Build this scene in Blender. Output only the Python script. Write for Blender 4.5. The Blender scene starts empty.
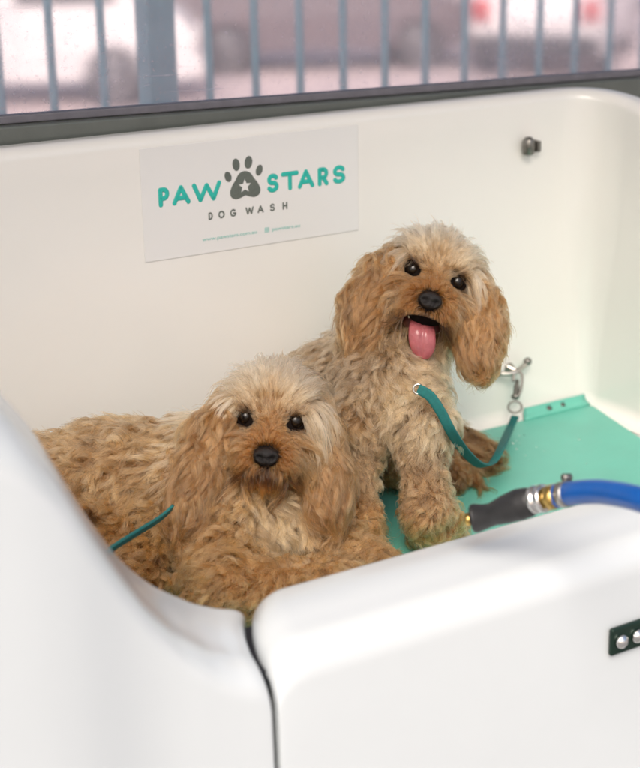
import bpy, bmesh, math, random
import numpy as np
from mathutils import Vector, Matrix
from math import sin, cos, pi, radians, sqrt

rng = np.random.default_rng(7)
random.seed(7)
sc = bpy.context.scene
COL = sc.collection

# ------------------------------------------------------------------ camera
CAM = np.array([0.0, -1.87, 0.86])
YAW, PIT, ROL = radians(31), radians(18.5), radians(1.0)
FW = np.array([sin(YAW)*cos(PIT), cos(YAW)*cos(PIT), -sin(PIT)])
R0 = np.array([cos(YAW), -sin(YAW), 0.0]); U0 = np.cross(R0, FW)
RT = R0*cos(ROL) - U0*sin(ROL); UP = U0*cos(ROL) + R0*sin(ROL)
def at(x, y, depth):
    """world point seen at photo pixel x, y, at this distance along the view axis"""
    return CAM + depth*(FW + RT*(x-320)/1500.0 - UP*(y-384)/1500.0)

def on_plane(x, y, axis, val):
    v = at(x, y, 1.0)-CAM
    return CAM+v*(val-CAM[axis])/v[axis]
cam = bpy.data.cameras.new('camera'); camo = bpy.data.objects.new('camera', cam); COL.objects.link(camo)
M = Matrix(((RT[0], UP[0], -FW[0], CAM[0]), (RT[1], UP[1], -FW[1], CAM[1]), (RT[2], UP[2], -FW[2], CAM[2]), (0, 0, 0, 1)))
camo.matrix_world = M
cam.sensor_fit = 'VERTICAL'; cam.sensor_height = 36; cam.lens = 1500/768*36
cam.clip_start = .05; cam.clip_end = 300
cam.dof.use_dof = True; cam.dof.focus_distance = 1.93; cam.dof.aperture_fstop = 3.8
sc.camera = camo

# ------------------------------------------------------------------ helpers
def N(m, t, **kw):
    n = m.node_tree.nodes.new(t)
    for k, v in kw.items(): setattr(n, k, v)
    return n
def mat(name, col, rough=.5, metal=0, var=0.0, scale=20, bump=0.0, bscale=200, coat=0, spec=.5, col2=None, sss=0):
    m = bpy.data.materials.new(name); m.use_nodes = True
    b = m.node_tree.nodes['Principled BSDF']; L = m.node_tree.links
    b.inputs['Base Color'].default_value = (*col, 1); b.inputs['Roughness'].default_value = rough
    b.inputs['Metallic'].default_value = metal; b.inputs['Coat Weight'].default_value = coat
    b.inputs['Specular IOR Level'].default_value = spec
    if sss:
        b.inputs['Subsurface Weight'].default_value = sss; b.inputs['Subsurface Radius'].default_value = (.02, .008, .006)
        b.inputs['Subsurface Scale'].default_value = .3
    tc = N(m, 'ShaderNodeTexCoord')
    if var or col2:
        nz = N(m, 'ShaderNodeTexNoise'); nz.inputs['Scale'].default_value = scale; nz.inputs['Detail'].default_value = 6
        nz.inputs['Roughness'].default_value = .65
        L.new(tc.outputs['Object'], nz.inputs['Vector'])
        rp = N(m, 'ShaderNodeValToRGB'); rp.color_ramp.elements[0].position = .35; rp.color_ramp.elements[1].position = .68
        c2 = col2 if col2 else tuple(c*(1-var) for c in col)
        rp.color_ramp.elements[0].color = (*c2, 1); rp.color_ramp.elements[1].color = (*col, 1)
        L.new(nz.outputs['Fac'], rp.inputs['Fac']); L.new(rp.outputs['Color'], b.inputs['Base Color'])
        mr = N(m, 'ShaderNodeMapRange'); mr.inputs['To Min'].default_value = max(.02, rough-.07); mr.inputs['To Max'].default_value = rough+.09
        L.new(nz.outputs['Fac'], mr.inputs['Value']); L.new(mr.outputs['Result'], b.inputs['Roughness'])
    if bump:
        n2 = N(m, 'ShaderNodeTexNoise'); n2.inputs['Scale'].default_value = bscale; n2.inputs['Detail'].default_value = 3
        L.new(tc.outputs['Object'], n2.inputs['Vector'])
        bp = N(m, 'ShaderNodeBump'); bp.inputs['Strength'].default_value = bump; bp.inputs['Distance'].default_value = .002
        L.new(n2.outputs['Fac'], bp.inputs['Height']); L.new(bp.outputs['Normal'], b.inputs['Normal'])
    return m

def link(name, me, m=None, parent=None):
    o = bpy.data.objects.new(name, me); COL.objects.link(o)
    if m: me.materials.append(m)
    if parent:
        o.parent = parent
    return o
def build(name, V, F, m, parent=None, smooth=True, org=None):
    """one mesh object; V are world points, turned to the parent's space"""
    V = np.asarray(V, float)
    if parent is not None: V = V - base(parent)
    elif org is not None: V = V - np.asarray(org)
    me = bpy.data.meshes.new(name); me.from_pydata(V.tolist(), [], [list(map(int, f)) for f in F]); me.update()
    if smooth: me.polygons.foreach_set('use_smooth', [True]*len(me.polygons))
    o = link(name, me, m, parent)
    if parent is None and org is not None: o.location = org
    return o
def base(o):
    p = np.zeros(3)
    while o: p = p + np.array(o.location); o = o.parent
    return p
def tag(o, label=None, cat=None, group=None, kind=None):
    for k, v in (('label', label), ('category', cat), ('group', group), ('kind', kind)):
        if v: o[k] = v
    return o
def thing(name, loc, label, cat, group=None):
    o = bpy.data.objects.new(name, None); COL.objects.link(o); o.location = loc; o.empty_display_size = .05
    return tag(o, label, cat, group)
class MB:
    def __init__(s): s.V = []; s.F = []
    def add(s, V, F):
        n = len(s.V); s.V += [tuple(v) for v in V]; s.F += [[i+n for i in f] for f in F]; return s
    def build(s, name, m, parent=None, smooth=True, org=None): return build(name, s.V, s.F, m, parent, smooth, org)
def frame(ax):
    z = np.asarray(ax, float); z = z/np.linalg.norm(z)
    a = np.array([0, 0, 1.]) if abs(z[2]) < .9 else np.array([1., 0, 0])
    x = np.cross(a, z); x /= np.linalg.norm(x); return x, np.cross(z, x), z
def lathe(p0, ax, prof, n=24):
    """prof: list of (distance along axis, radius)"""
    x, y, z = frame(ax); p0 = np.asarray(p0, float); V = []; F = []
    for h, r in prof:
        for i in range(n):
            a = 2*pi*i/n; V.append(p0 + z*h + (x*cos(a)+y*sin(a))*r)
    for j in range(len(prof)-1):
        for i in range(n):
            F.append([j*n+i, j*n+(i+1) % n, (j+1)*n+(i+1) % n, (j+1)*n+i])
    F.append(list(range(n))[::-1]); F.append([(len(prof)-1)*n+i for i in range(n)])
    return V, F
def spline(P, n=12, closed=False):
    P = np.asarray(P, float); out = []
    m = len(P)
    for i in range(m if closed else m-1):
        if closed: a, b, c, e = P[(i-1) % m], P[i], P[(i+1) % m], P[(i+2) % m]
        else: a, b, c, e = P[max(i-1, 0)], P[i], P[i+1], P[min(i+2, m-1)]
        for k in range(n):
            t = k/n
            out.append(.5*((2*b)+(c-a)*t+(2*a-5*b+4*c-e)*t*t+(3*b-a-3*c+e)*t**3))
    if not closed: out.append(P[-1])
    return np.array(out)
def sweep(P, sect, side=None, closed=False):
    """sweep a closed 2-D section (list of (u, v)) along points P; side: preferred u direction"""
    P = np.asarray(P, float); n = len(sect); V = []; F = []; m = len(P)
    px = None
    for i in range(m):
        t = (P[(i+1) % m]-P[i-1]) if closed else P[min(i+1, m-1)]-P[max(i-1, 0)]
        t = t/(np.linalg.norm(t)+1e-12)
        if side is not None:
            s = side[i] if np.ndim(side) == 2 else np.asarray(side, float)
            x = s - t*np.dot(s, t)
        elif px is None: x = frame(t)[0]
        else: x = px - t*np.dot(px, t)
        x = x/(np.linalg.norm(x)+1e-12); px = x; y = np.cross(t, x)
        for u, v in sect: V.append(P[i]+x*u+y*v)
    for j in range(m if closed else m-1):
        for i in range(n):
            a = j*n; b = ((j+1) % m)*n
            F.append([a+i, a+(i+1) % n, b+(i+1) % n, b+i])
    if not closed: F.append(list(range(n))[::-1]); F.append([(m-1)*n+i for i in range(n)])
    return V, F
def circ(r, n=16, sy=1): return [(r*cos(2*pi*i/n), r*sy*sin(2*pi*i/n)) for i in range(n)]
def flat_sect(w, t): # rounded strap section
    return [(-w, -t*.6), (-w*.97, -t), (-w*.5, -t), (0, -t), (w*.5, -t), (w*.97, -t), (w, -t*.6), (w, t*.6), (w*.97, t), (w*.5, t), (0, t), (-w*.5, t), (-w*.97, t), (-w, t*.6)]
def box(c, s, rot=None):
    c = np.asarray(c, float); V = []
    for i in (-1, 1):
        for j in (-1, 1):
            for k in (-1, 1):
                v = np.array([i*s[0]/2, j*s[1]/2, k*s[2]/2])
                if rot is not None: v = rot@v
                V.append(c+v)
    return V, [[0, 1, 3, 2], [4, 6, 7, 5], [0, 4, 5, 1], [2, 3, 7, 6], [0, 2, 6, 4], [1, 5, 7, 3]]
def bevel(o, w, seg=3, angle=30):
    b = o.modifiers.new('bevel', 'BEVEL'); b.width = w; b.segments = seg; b.limit_method = 'ANGLE'; b.angle_limit = radians(angle)
    return o
def grid(P):
    """P[i][j] -> quads"""
    P = np.asarray(P, float); a, b = P.shape[:2]
    F = [[i*b+j, (i+1)*b+j, (i+1)*b+j+1, i*b+j+1] for i in range(a-1) for j in range(b-1)]
    return P.reshape(-1, 3), F

# ------------------------------------------------------------------ materials
def m_gelcoat(name, col):
    m = mat(name, col, .19, var=.02, scale=4, coat=.22)
    nt = m.node_tree; b = nt.nodes['Principled BSDF']
    tc = N(m, 'ShaderNodeTexCoord'); nz = N(m, 'ShaderNodeTexNoise'); nz.inputs['Scale'].default_value = 9; nz.inputs['Detail'].default_value = 2
    nt.links.new(tc.outputs['Object'], nz.inputs['Vector'])
    bp = N(m, 'ShaderNodeBump'); bp.inputs['Strength'].default_value = .12; bp.inputs['Distance'].default_value = .004
    nt.links.new(nz.outputs['Fac'], bp.inputs['Height']); nt.links.new(bp.outputs['Normal'], b.inputs['Normal'])
    nt.links.new(bp.outputs['Normal'], b.inputs['Coat Normal'])
    return m
GEL = m_gelcoat('white_gelcoat', (.575, .61, .63)); GEL_IN = m_gelcoat('cream_gelcoat', (.735, .73, .705))
MAT_T = mat('teal_rubber', (.125, .45, .365), .36, var=.12, scale=7, bump=.25, bscale=500, spec=.4)
STEEL = mat('steel', (.52, .50, .46), .28, 1, var=.2, scale=60)
STEEL_D = mat('dull_steel', (.30, .29, .27), .42, 1, var=.35, scale=120)
BOLT = mat('dark_bolt', (.10, .10, .095), .35, 1, var=.3, scale=200)
BRASS = mat('brass', (.62, .42, .13), .28, 1, var=.2, scale=90)
CHROME = mat('chrome', (.75, .74, .72), .12, 1)
BLACKP = mat('black_plastic', (.022, .022, .023), .42, var=.3, scale=40, bump=.15, bscale=700)
BLUE = mat('blue_hose', (.003, .092, .38), .3, var=.15, scale=30, spec=.5)
WEB = mat('teal_webbing', (.006, .15, .145), .7, var=.25, scale=300, bump=.6, bscale=1500)
WEB_D = mat('dark_webbing', (.006, .05, .05), .8)
FRAME = mat('grey_aluminium', (.15, .165, .15), .38, .4, var=.12, scale=25, bump=.1, bscale=300)
FRAME_D = mat('window_gasket', (.17, .165, .19), .6, var=.2, scale=50)
STICK = mat('sticker_white', (.685, .69, .69), .3)
INK_T = mat('teal_ink', (.02, .42, .36), .45)
INK_G = mat('grey_ink', (.12, .14, .125), .5, var=.2, scale=300)
GALV = mat('blue_grey_paint', (.15, .36, .42), .5, .1, var=.25, scale=18)
EYE = mat('dog_eye', (.004, .0022, .0015), .05, spec=.35)
LID = mat('dog_eyelid', (.006, .004, .0035), .9, spec=.05)
NOSE = mat('dog_nose', (.007, .005, .005), .42, bump=.8, bscale=900, spec=.4)
TONGUE = mat('tongue', (.36, .085, .10), .24, coat=.5, var=.25, scale=90, bump=.6, bscale=1400, sss=.2)
MOUTH = mat('mouth_inside', (.05, .012, .012), .35)
TOOTH = mat('tooth', (.7, .66, .52), .3)

# ------------------------------------------------------------------ ground, window, fence
def ground_z(y): return -1.0 - .7*min(max((y-1.5)/4.5, 0), 1)
def make_ground():
    ys = [-60, -8, -3, 0, 1.5, 2.5, 3.5, 4.5, 6, 9, 14, 20, 40, 120]; xs = [-120, -20, -5, 0, 3, 8, 14, 22, 40, 140]
    P = [[(x, y, ground_z(y)) for x in xs] for y in ys]
    V, F = grid(P)
    m = mat('pink_paving', (.72, .60, .57), .85, scale=.8, col2=(.62, .52, .50), bump=.2, bscale=30)
    g = build('ground', V, [f[::-1] for f in F], m, smooth=False)
    tag(g, kind='structure')
make_ground()
pv = build('bounce_cut_slab', [(-8, -9, -.996), (9, -9, -.996), (9, 1.2, -.996), (-8, 1.2, -.996)], [[0, 1, 2, 3]], mat('slab_grey', (.27, .27, .265), .85, scale=2, col2=(.21, .21, .205), bump=.3, bscale=60), smooth=False)  # darker slab added round the tub to cut light bounced off the paving
tag(pv, kind='structure')
def m_pane():
    m = bpy.data.materials.new('scuffed_clear_sheet'); m.use_nodes = True
    nt = m.node_tree; L = nt.links; nt.nodes.remove(nt.nodes['Principled BSDF']); out = nt.nodes['Material Output']
    tr = N(m, 'ShaderNodeBsdfRefraction'); tr.inputs['Roughness'].default_value = .075; tr.inputs['IOR'].default_value = 1.45; tr.inputs['Color'].default_value = (1.0, .965, .99, 1)
    tl = N(m, 'ShaderNodeBsdfTranslucent'); tl.inputs['Color'].default_value = (.97, .93, .97, 1)
    df = N(m, 'ShaderNodeBsdfDiffuse'); df.inputs['Color'].default_value = (.8, .72, .78, 1)
    gl = N(m, 'ShaderNodeBsdfGlossy'); gl.inputs['Roughness'].default_value = .15
    ad = N(m, 'ShaderNodeMixShader'); ad.inputs[0].default_value = .12; L.new(tl.outputs[0], ad.inputs[1]); L.new(df.outputs[0], ad.inputs[2])
    tc = N(m, 'ShaderNodeTexCoord')
    nz = N(m, 'ShaderNodeTexNoise'); nz.inputs['Scale'].default_value = 5; nz.inputs['Detail'].default_value = 8; nz.inputs['Roughness'].default_value = .7
    L.new(tc.outputs['Object'], nz.inputs['Vector'])
    n3 = N(m, 'ShaderNodeTexNoise'); n3.inputs['Scale'].default_value = 140; n3.inputs['Detail'].default_value = 3
    L.new(tc.outputs['Object'], n3.inputs['Vector'])
    # fine scratches: stretched noise
    mp = N(m, 'ShaderNodeMapping'); mp.inputs['Rotation'].default_value = (0, radians(38), 0); mp.inputs['Scale'].default_value = (3, 1, 160)
    L.new(tc.outputs['Object'], mp.inputs['Vector'])
    n2 = N(m, 'ShaderNodeTexNoise'); n2.inputs['Scale'].default_value = 1.2; n2.inputs['Detail'].default_value = 2; L.new(mp.outputs[0], n2.inputs['Vector'])
    r2 = N(m, 'ShaderNodeMapRange'); r2.inputs['From Min'].default_value = .66; r2.inputs['From Max'].default_value = .74; r2.inputs['To Max'].default_value = .12
    L.new(n2.outputs['Fac'], r2.inputs['Value'])
    r1 = N(m, 'ShaderNodeMapRange'); r1.inputs['From Min'].default_value = .3; r1.inputs['From Max'].default_value = .75
    r1.inputs['To Min'].default_value = .11; r1.inputs['To Max'].default_value = .32; L.new(nz.outputs['Fac'], r1.inputs['Value'])
    r3 = N(m, 'ShaderNodeMapRange'); r3.inputs['From Min'].default_value = .62; r3.inputs['From Max'].default_value = .75; r3.inputs['To Max'].default_value = .18
    L.new(n3.outputs['Fac'], r3.inputs['Value'])
    a1 = N(m, 'ShaderNodeMath', operation='ADD'); L.new(r1.outputs[0], a1.inputs[0]); L.new(r2.outputs[0], a1.inputs[1])
    a2 = N(m, 'ShaderNodeMath', operation='ADD', use_clamp=True); L.new(a1.outputs[0], a2.inputs[0]); L.new(r3.outputs[0], a2.inputs[1])
    m1 = N(m, 'ShaderNodeMixShader'); L.new(a2.outputs[0], m1.inputs[0]); L.new(tr.outputs[0], m1.inputs[1]); L.new(ad.outputs[0], m1.inputs[2])
    m2 = N(m, 'ShaderNodeMixShader'); m2.inputs[0].default_value = .04; L.new(m1.outputs[0], m2.inputs[1]); L.new(gl.outputs[0], m2.inputs[2])
    L.new(m2.outputs[0], out.inputs['Surface'])
    return m
win = thing('window', (1.2, .06, .54), 'scuffed hazy clear window sheet in a grey metal frame behind the tub rim', 'window')
X0, X1 = -.6, 3.4
def rail(name, m, y0, y1, z0, z1, bw=.003, parent=win, x0=X0, x1=X1):
    return bevel(build(name, *box(((x0+x1)/2, (y0+y1)/2, (z0+z1)/2), (x1-x0, y1-y0, z1-z0)), m, parent, smooth=False), bw)
rail('sill_rail', FRAME, .045, .10, .420, .5665)
rail('gasket', FRAME_D, .062, .084, .567, .578, .002)
rail('head_rail', FRAME, .045, .10, 1.34, 1.399)
rail('jamb', FRAME, .045, .10, .567, 1.339, x0=X0, x1=X0+.05); rail('jamb', FRAME, .045, .10, .567, 1.339, x0=X1-.05, x1=X1)
build('pane', *box(((X0+X1)/2, .073, .955), (X1-X0-.1, .004, .76)), m_pane(), win, smooth=False)

win.location.z = .523; win.rotation_euler.y = radians(1.2)
fen = thing('fence', (1.5, .75, -1), 'blue grey steel bar fence with one broad post beyond the window', 'fence')
bar = None
xs = [.93 + .1035*i for i in range(-9, 26)]
sp = 1.2271
xs = [sp-.11-.1*i for i in range(0, 12)] + [sp+.11+.1015*i for i in range(0, 22)]
for x in xs:
    if bar is None:
        bar = build('bar', *lathe((x, .75, -.9), (0, 0, 1), [(0, .008), (2.3, .008)], 12), GALV, fen)
    else:
        b = bar.copy(); COL.objects.link(b); b.location = (x-xs[0], 0, 0)
for x in (sp, sp-2.4, sp+2.4):
    bevel(build('post', *box((x, .75, .3), (.058, .058, 2.6)), GALV, fen, smooth=False), .004)
for z in (-.9, 1.42):
    build('rail', *box((1.3, .75, z), (4.6, .035, .04)), GALV, fen, smooth=False)

# ------------------------------------------------------------------ parked vehicles beyond the fence
PAINT = {}
def paint(name, c, r=.25):
    if name not in PAINT: PAINT[name] = mat(name, c, r, coat=.6, var=.04, scale=3)
    return PAINT[name]
GLASS_D = mat('tinted_glass', (.02, .025, .03), .06, spec=.7)
TYRE = mat('tyre', (.02, .02, .02), .8, bump=.3, bscale=80)
RIM = mat('alloy_rim', (.6, .6, .62), .3, .9)
LRED = mat('red_lens', (.55, .01, .01), .15)
LWHT = mat('clear_lens', (.8, .8, .78), .1)
def car(name, loc, ang, label, cat, body_m, prof, win_pts, length, wx, width=1.8, group='vehicles parked beyond the fence'):
    """prof: side outline (x, z); win_pts: list of window outlines"""
    t = thing(name, loc, label, cat, group)
    ca, sa = cos(ang), sin(ang)
    def Wd(x, y, z): return (loc[0]+x*ca-y*sa, loc[1]+x*sa+y*ca, loc[2]+z)
    def half(z): return width/2*(1-.16*max(0, (z-.85))/.7) - (.06 if z < .3 else 0)
    n = len(prof); V = []; F = []
    for s in (-1, 1):
        for x, z in prof: V.append(Wd(x, s*half(z), z))
    F.append(list(range(n))); F.append([n+i for i in range(n)][::-1])
    for i in range(n): F.append([i, n+i, n+(i+1) % n, (i+1) % n])
    bevel(build('body', V, F, body_m, t, smooth=False), .05, 3, 20)
    for wp in win_pts:
        for s in (-1, 1):
            V = [Wd(x, s*(half(z)+.012), z) for x, z in wp] + [Wd(x, s*(half(z)-.03), z) for x, z in wp]
            k = len(wp)
            F = [list(range(k)), [k+i for i in range(k)][::-1]] + [[i, k+i, k+(i+1) % k, (i+1) % k] for i in range(k)]
            build('side_window', V, F, GLASS_D, t, smooth=False)
    for x in wx:
        for s in (-1, 1):
            c = Wd(x, s*(width/2-.19), .33); ax = (-sa*s, ca*s, 0)
            w = build('wheel', *lathe(c, ax, [(0, .2), (0, .30), (.03, .33), (.17, .33), (.2, .30), (.2, .22)], 28), TYRE, t)
            build('rim', *lathe(np.array(c)+np.array(ax)*.16, ax, [(0, .21), (.043, .215), (.044, .19), (.03, .16), (.035, .06), (.05, .04)], 24), RIM, w)
            arch = build('wheel_arch', *lathe(np.array(c)+np.array(ax)*.1, ax, [(0, .39), (.094, .39), (.095, .345), (.05, .34)], 28), BLACKP, t)
    zl = .78
    for s in (-1, 1):
        build('headlight', *box(Wd(length/2-.03, s*width*.36, zl), (.14, .34, .16), np.array([[ca, -sa, 0], [sa, ca, 0], [0, 0, 1]])), LWHT, t)
        build('tail_light', *box(Wd(-length/2+.03, s*width*.4, zl+.12), (.12, .22, .3), np.array([[ca, -sa, 0], [sa, ca, 0], [0, 0, 1]])), LRED, t)
    for xe, zc in ((length/2, .45), (-length/2, .45)):
        bevel(build('bumper', *box(Wd(xe, 0, zc), (.16, width*.96, .26), np.array([[ca, -sa, 0], [sa, ca, 0], [0, 0, 1]])), BLACKP if cat != 'van' else body_m, t, smooth=False), .05)
    return t
AX = math.atan2(-sin(YAW), cos(YAW))
VAN = [(2.4, .3), (2.45, .8), (2.3, 1.05), (1.75, 1.2), (1.1, 1.95), (-2.3, 2.0), (-2.45, 1.8), (-2.45, .3)]
VANW = [[(1.55, 1.22), (1.05, 1.8), (.3, 1.8), (.3, 1.22)]]
SUV = [(2.25, .3), (2.3, .75), (2.2, .95), (1.1, 1.08), (.35, 1.62), (-1.7, 1.65), (-2.2, 1.05), (-2.3, .8), (-2.25, .3)]
SUVW = [[(.9, 1.1), (.3, 1.52), (-.4, 1.54), (-.4, 1.1)], [(-.5, 1.1), (-.5, 1.54), (-1.55, 1.55), (-1.85, 1.1)]]
def gz(x, y): return ground_z(y)
def put(px, py, dist):
    p = at(px, py, dist); return (p[0], p[1], -1.7)
car('parked_van', put(5, 60, 19.0), AX+.05, 'white van with a silver wheel parked beyond the left end of the fence', 'van', paint('white_paint', (.85, .84, .83)), VAN, VANW, 4.9, (1.45, -1.5), 1.9)
car('parked_car', put(318, 40, 22.0), AX+.1, 'dark grey brown station wagon parked behind the middle bars', 'car', paint('dark_paint', (.15, .115, .12)), SUV, SUVW, 4.6, (1.35, -1.35))
car('parked_car', put(500, 5, 26.5), AX-.5, 'white hatchback with dark windows parked behind the dark wagon', 'car', paint('white_paint', (.8, .79, .78)), SUV, SUVW, 4.6, (1.35, -1.35))
car('parked_car', put(560, 20, 22.0), AX+pi/2-.3, 'white car seen from behind, its red tail lights showing', 'car', paint('white_paint', (.85, .84, .83)), SUV, SUVW, 4.6, (1.35, -1.35))
wl = bevel(build('boundary_wall', *box((14, 46, .2), (90, .3, 4.2)), mat('pale_render', (.75, .68, .67), .9, var=.15, scale=.6), org=(14, 46, -1.7), smooth=False), .02)
tag(wl, 'pale pink rendered boundary wall far behind the parked vehicles', 'wall')

# ------------------------------------------------------------------ the tub
tub = thing('dog_wash_tub', (1.0, -.3, -1.0), 'glossy white moulded fibreglass dog wash tub with dogs inside', 'tub')
cache = {}
def smoothstep(a, b, x):
    t = np.clip((x-a)/(b-a), 0, 1); return t*t*(3-2*t)
def basin():
    # plan path of the inside, from the front left corner round the back to the front right
    XL, XR, YF = .12, 1.662, -.60
    def path(R):
        out = []
        def arc(cx, cy, a0, a1, n):
            for i in range(n+1):
                a = a0+(a1-a0)*i/n; out.append((cx+R*cos(a), cy+R*sin(a), cos(a), sin(a)))
        for y in np.linspace(YF, -R, 15)[:-1]: out.append((XL, y, -1, 0))
        arc(XL+R, -R, pi, pi/2, 12)
        for x in np.linspace(XL+R, XR-R, 40)[1:-1]: out.append((x, 0, 0, 1))
        arc(XR-R, -R, pi/2, 0, 24)
        for y in np.linspace(-R, YF, 21)[1:]: out.append((XR, y, 1, 0))
        return np.array(out)
    pt = path(.08)
    npt = len(pt)
    # height of the rim: level along the back, dropping towards the front at the right end
    zr = np.full(npt, .538)
    right = pt[:, 0] > XR-.0801
    zr[right] -= .024*smoothstep(0, .14, -pt[right, 1]) + .20*smoothstep(.10, .55, -pt[right, 1])
    r = .028; prof = [(-.0295, -.007, 0)]
    for k in range(9):      # floor fillet
        a = -pi/2 + (pi/2)*k/8; prof.append((-r + r*cos(a), -.007 + r + r*sin(a), 0))
    for k in range(1, 16): prof.append((0, k/16, 1))
    for k in range(9):      # rolled rim
        a = pi - (pi/2)*k/8; prof.append((.018+.018*cos(a), -.018+.018*sin(a), 2))
    prof += [(.028, 0, 2), (.034, 0, 2)]
    for k in range(5):
        a = pi/2*(1-k/4); prof.append((.034+.006*cos(a), -.006+.006*sin(a), 2))
    prof += [(.040, -.05, 2), (.040, -.4, 3), (.040, -1.0, 3)]
    rows = [[None]*len(prof) for _ in range(npt)]
    for j, (d, h, md) in enumerate(prof):
        for i in range(npt):
            z0 = -.007+r
            z = h if md in (0, 3) else (z0+(zr[i]-.018-z0)*h if md == 1 else zr[i]+h)
            R = .030+.05*float(smoothstep(.0, .42, z)) if md != 3 else .08
            if i == 0 or R not in cache: cache[R] = path(R)
            x, y, nx, ny = cache[R][i]
            dr = -.010*float(smoothstep(0, .5, z))*(nx if nx > 0 else 0)
            rows[i][j] = (x+nx*d+dr, y+ny*d, z)
    V, F = grid(rows)
    # the fillets' inner lines meet in the middle: cut the overlap by clamping inside points
    V = np.array(V)
    
    build('basin', V, F, GEL_IN, tub)
    build('basin_floor', *box(((XL+XR)/2, YF/2, -.029), (XR-XL-.02, .58, .04)), GEL_IN, tub, smooth=False)
basin()

def smoothstep(a, b, x):
    t = np.clip((x-a)/(b-a), 0, 1); return t*t*(3-2*t)
LEFT_Z = np.array([(-.1, .545), (.15, .542), (.28, .53), (.35, .50), (.40, .452), (.414, .432), (.44, .394), (.465, .341), (.491, .286), (.519, .238), (.55, .203), (.60, .168), (.635, .152), (.80, .150)])
def gap_x(y):      # the split between panel and door runs askew
    t = np.clip(-(y+.60)/.135, 0, 1); return .672 - .053*t*(2-t)
def panel(side):
    yi, yo = -.60, -.742
    if side == 'left':
        xs = np.concatenate([np.linspace(-.10, .30, 10), np.linspace(.32, .615, 44), 0.615+.0435*np.sin(np.linspace(0, pi/2, 12)[1:])])
        xe = xs[-1]
        zt = np.interp(xs, LEFT_Z[:, 0], LEFT_Z[:, 1])
        # smooth the swoop
        for _ in range(3): zt[1:-1] = .25*zt[:-2]+.5*zt[1:-1]+.25*zt[2:]
        rr = .026
        sgn = 1
    else:
        rr = .037
        xs = np.concatenate([.667+rr*(1-np.cos(np.linspace(0, pi/2, 14))), np.linspace(.667+rr, 1.75, 40)[1:]])
        zt = np.where(xs < 1.1, .158, .158-.004*smoothstep(1.1, 1.4, xs)); xe = xs[0]
    rows = []
    for x, z0 in zip(xs, zt):
        dx = abs(x-xe)
        drop = rr-sqrt(max(0, rr*rr-(rr-dx)**2)) if dx < rr else 0
        z = z0-drop*(.85 if side == 'door' else .7)
        ri = .020; ro = .040
        h = max(z, .05)
        # broader shoulder where the panel is high
        ro2 = ro + .03*smoothstep(.2, .45, z)
        wide = .02*smoothstep(.2, .5, z)
        prof = [(yi, -.007)] + [(yi-.012*k/6, -.007+(z-ri+.007)*k/6) for k in range(1, 7)]
        y1 = yi-.012
        for k in range(1, 8):
            a = pi/2*k/7; prof.append((y1-ri+ri*cos(a), z-ri+ri*sin(a)))
        yb = yo-wide
        crown = .004
        for k in range(1, 6):
            f = k/6; prof.append(((y1-ri)*(1-f)+(yb+ro2)*f, z+crown*sin(pi*f)-.004*f))
        for k in range(0, 9):
            a = pi/2*k/8; prof.append((yb+ro2-ro2*sin(a), z-.004-ro2+ro2*cos(a)))
        zb = z-.004-ro2
        for k in range(1, 9): prof.append((yb-.05*(k/8)**1.2, zb+(-1.0-zb)*k/8))
        row = []
        for y, zz in prof:
            fall = 1-smoothstep(.0, .16, np.array(dx))*(.58 if side == 'left' else 1)
            sh = (gap_x(y)-.661)*fall
            # bull-nosed edge against the gap
            row.append((x+sh, y, zz))
        rows.append(row)
    if side == 'door':
        end = rows[0]
    V, F = grid(rows)
    V = V.tolist()
    # close the end that faces the gap
    e = len(rows)-1 if side == 'left' else 0
    n = len(rows[0])
    idx = [e*n+j for j in range(n)]
    # cap: strip joining inner and outer profiles
    k = 0; j = n-1
    cap = idx
    F.append(cap if side == 'door' else cap[::-1])
    return V, [f[::-1] for f in F]
V, F = panel('left'); fp = build('front_panel', V, F, GEL, tub)
V, F = panel('door'); door = build('door', V, F, GEL, tub)
GAP_SHADE = mat('gap_shade_black', (.012, .013, .018), .6)  # black strip added inside the gap, standing in for the shade there
mb = MB(); ys = np.linspace(-.625, -.715, 8)
pts = [(float(gap_x(y))+.0025, y) for y in ys]
V = []; F = []
for x, y in pts:
    for dx, z in ((-.0055, -.95), (.0055, -.95), (.0055, .124), (-.0055, .124)): V.append((x+dx, y, z))
for i in range(len(pts)-1):
    for k in range(4): F.append([i*4+k, i*4+(k+1) % 4, (i+1)*4+(k+1) % 4, (i+1)*4+k])
F += [[0, 1, 2, 3][::-1], [28, 29, 30, 31]]
build('gap_shade_strip', V, F, GAP_SHADE, tub, smooth=False)
# latch plate at the door
PLATE = mat('dark_plate', (.015, .035, .025), .3, .5)
lp = bevel(build('latch_plate', *box((1.096, -.7485, .046), (.098, .007, .034)), PLATE, door, smooth=False), .003)
for x in (1.060, 1.084, 1.108, 1.132):
    build('bolt', *lathe((x, -.752, .046), (0, -1, 0), [(0, .0085), (.003, .0085), (.005, .007), (.0075, .0035), (.008, .001)], 16), CHROME, door)

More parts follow.
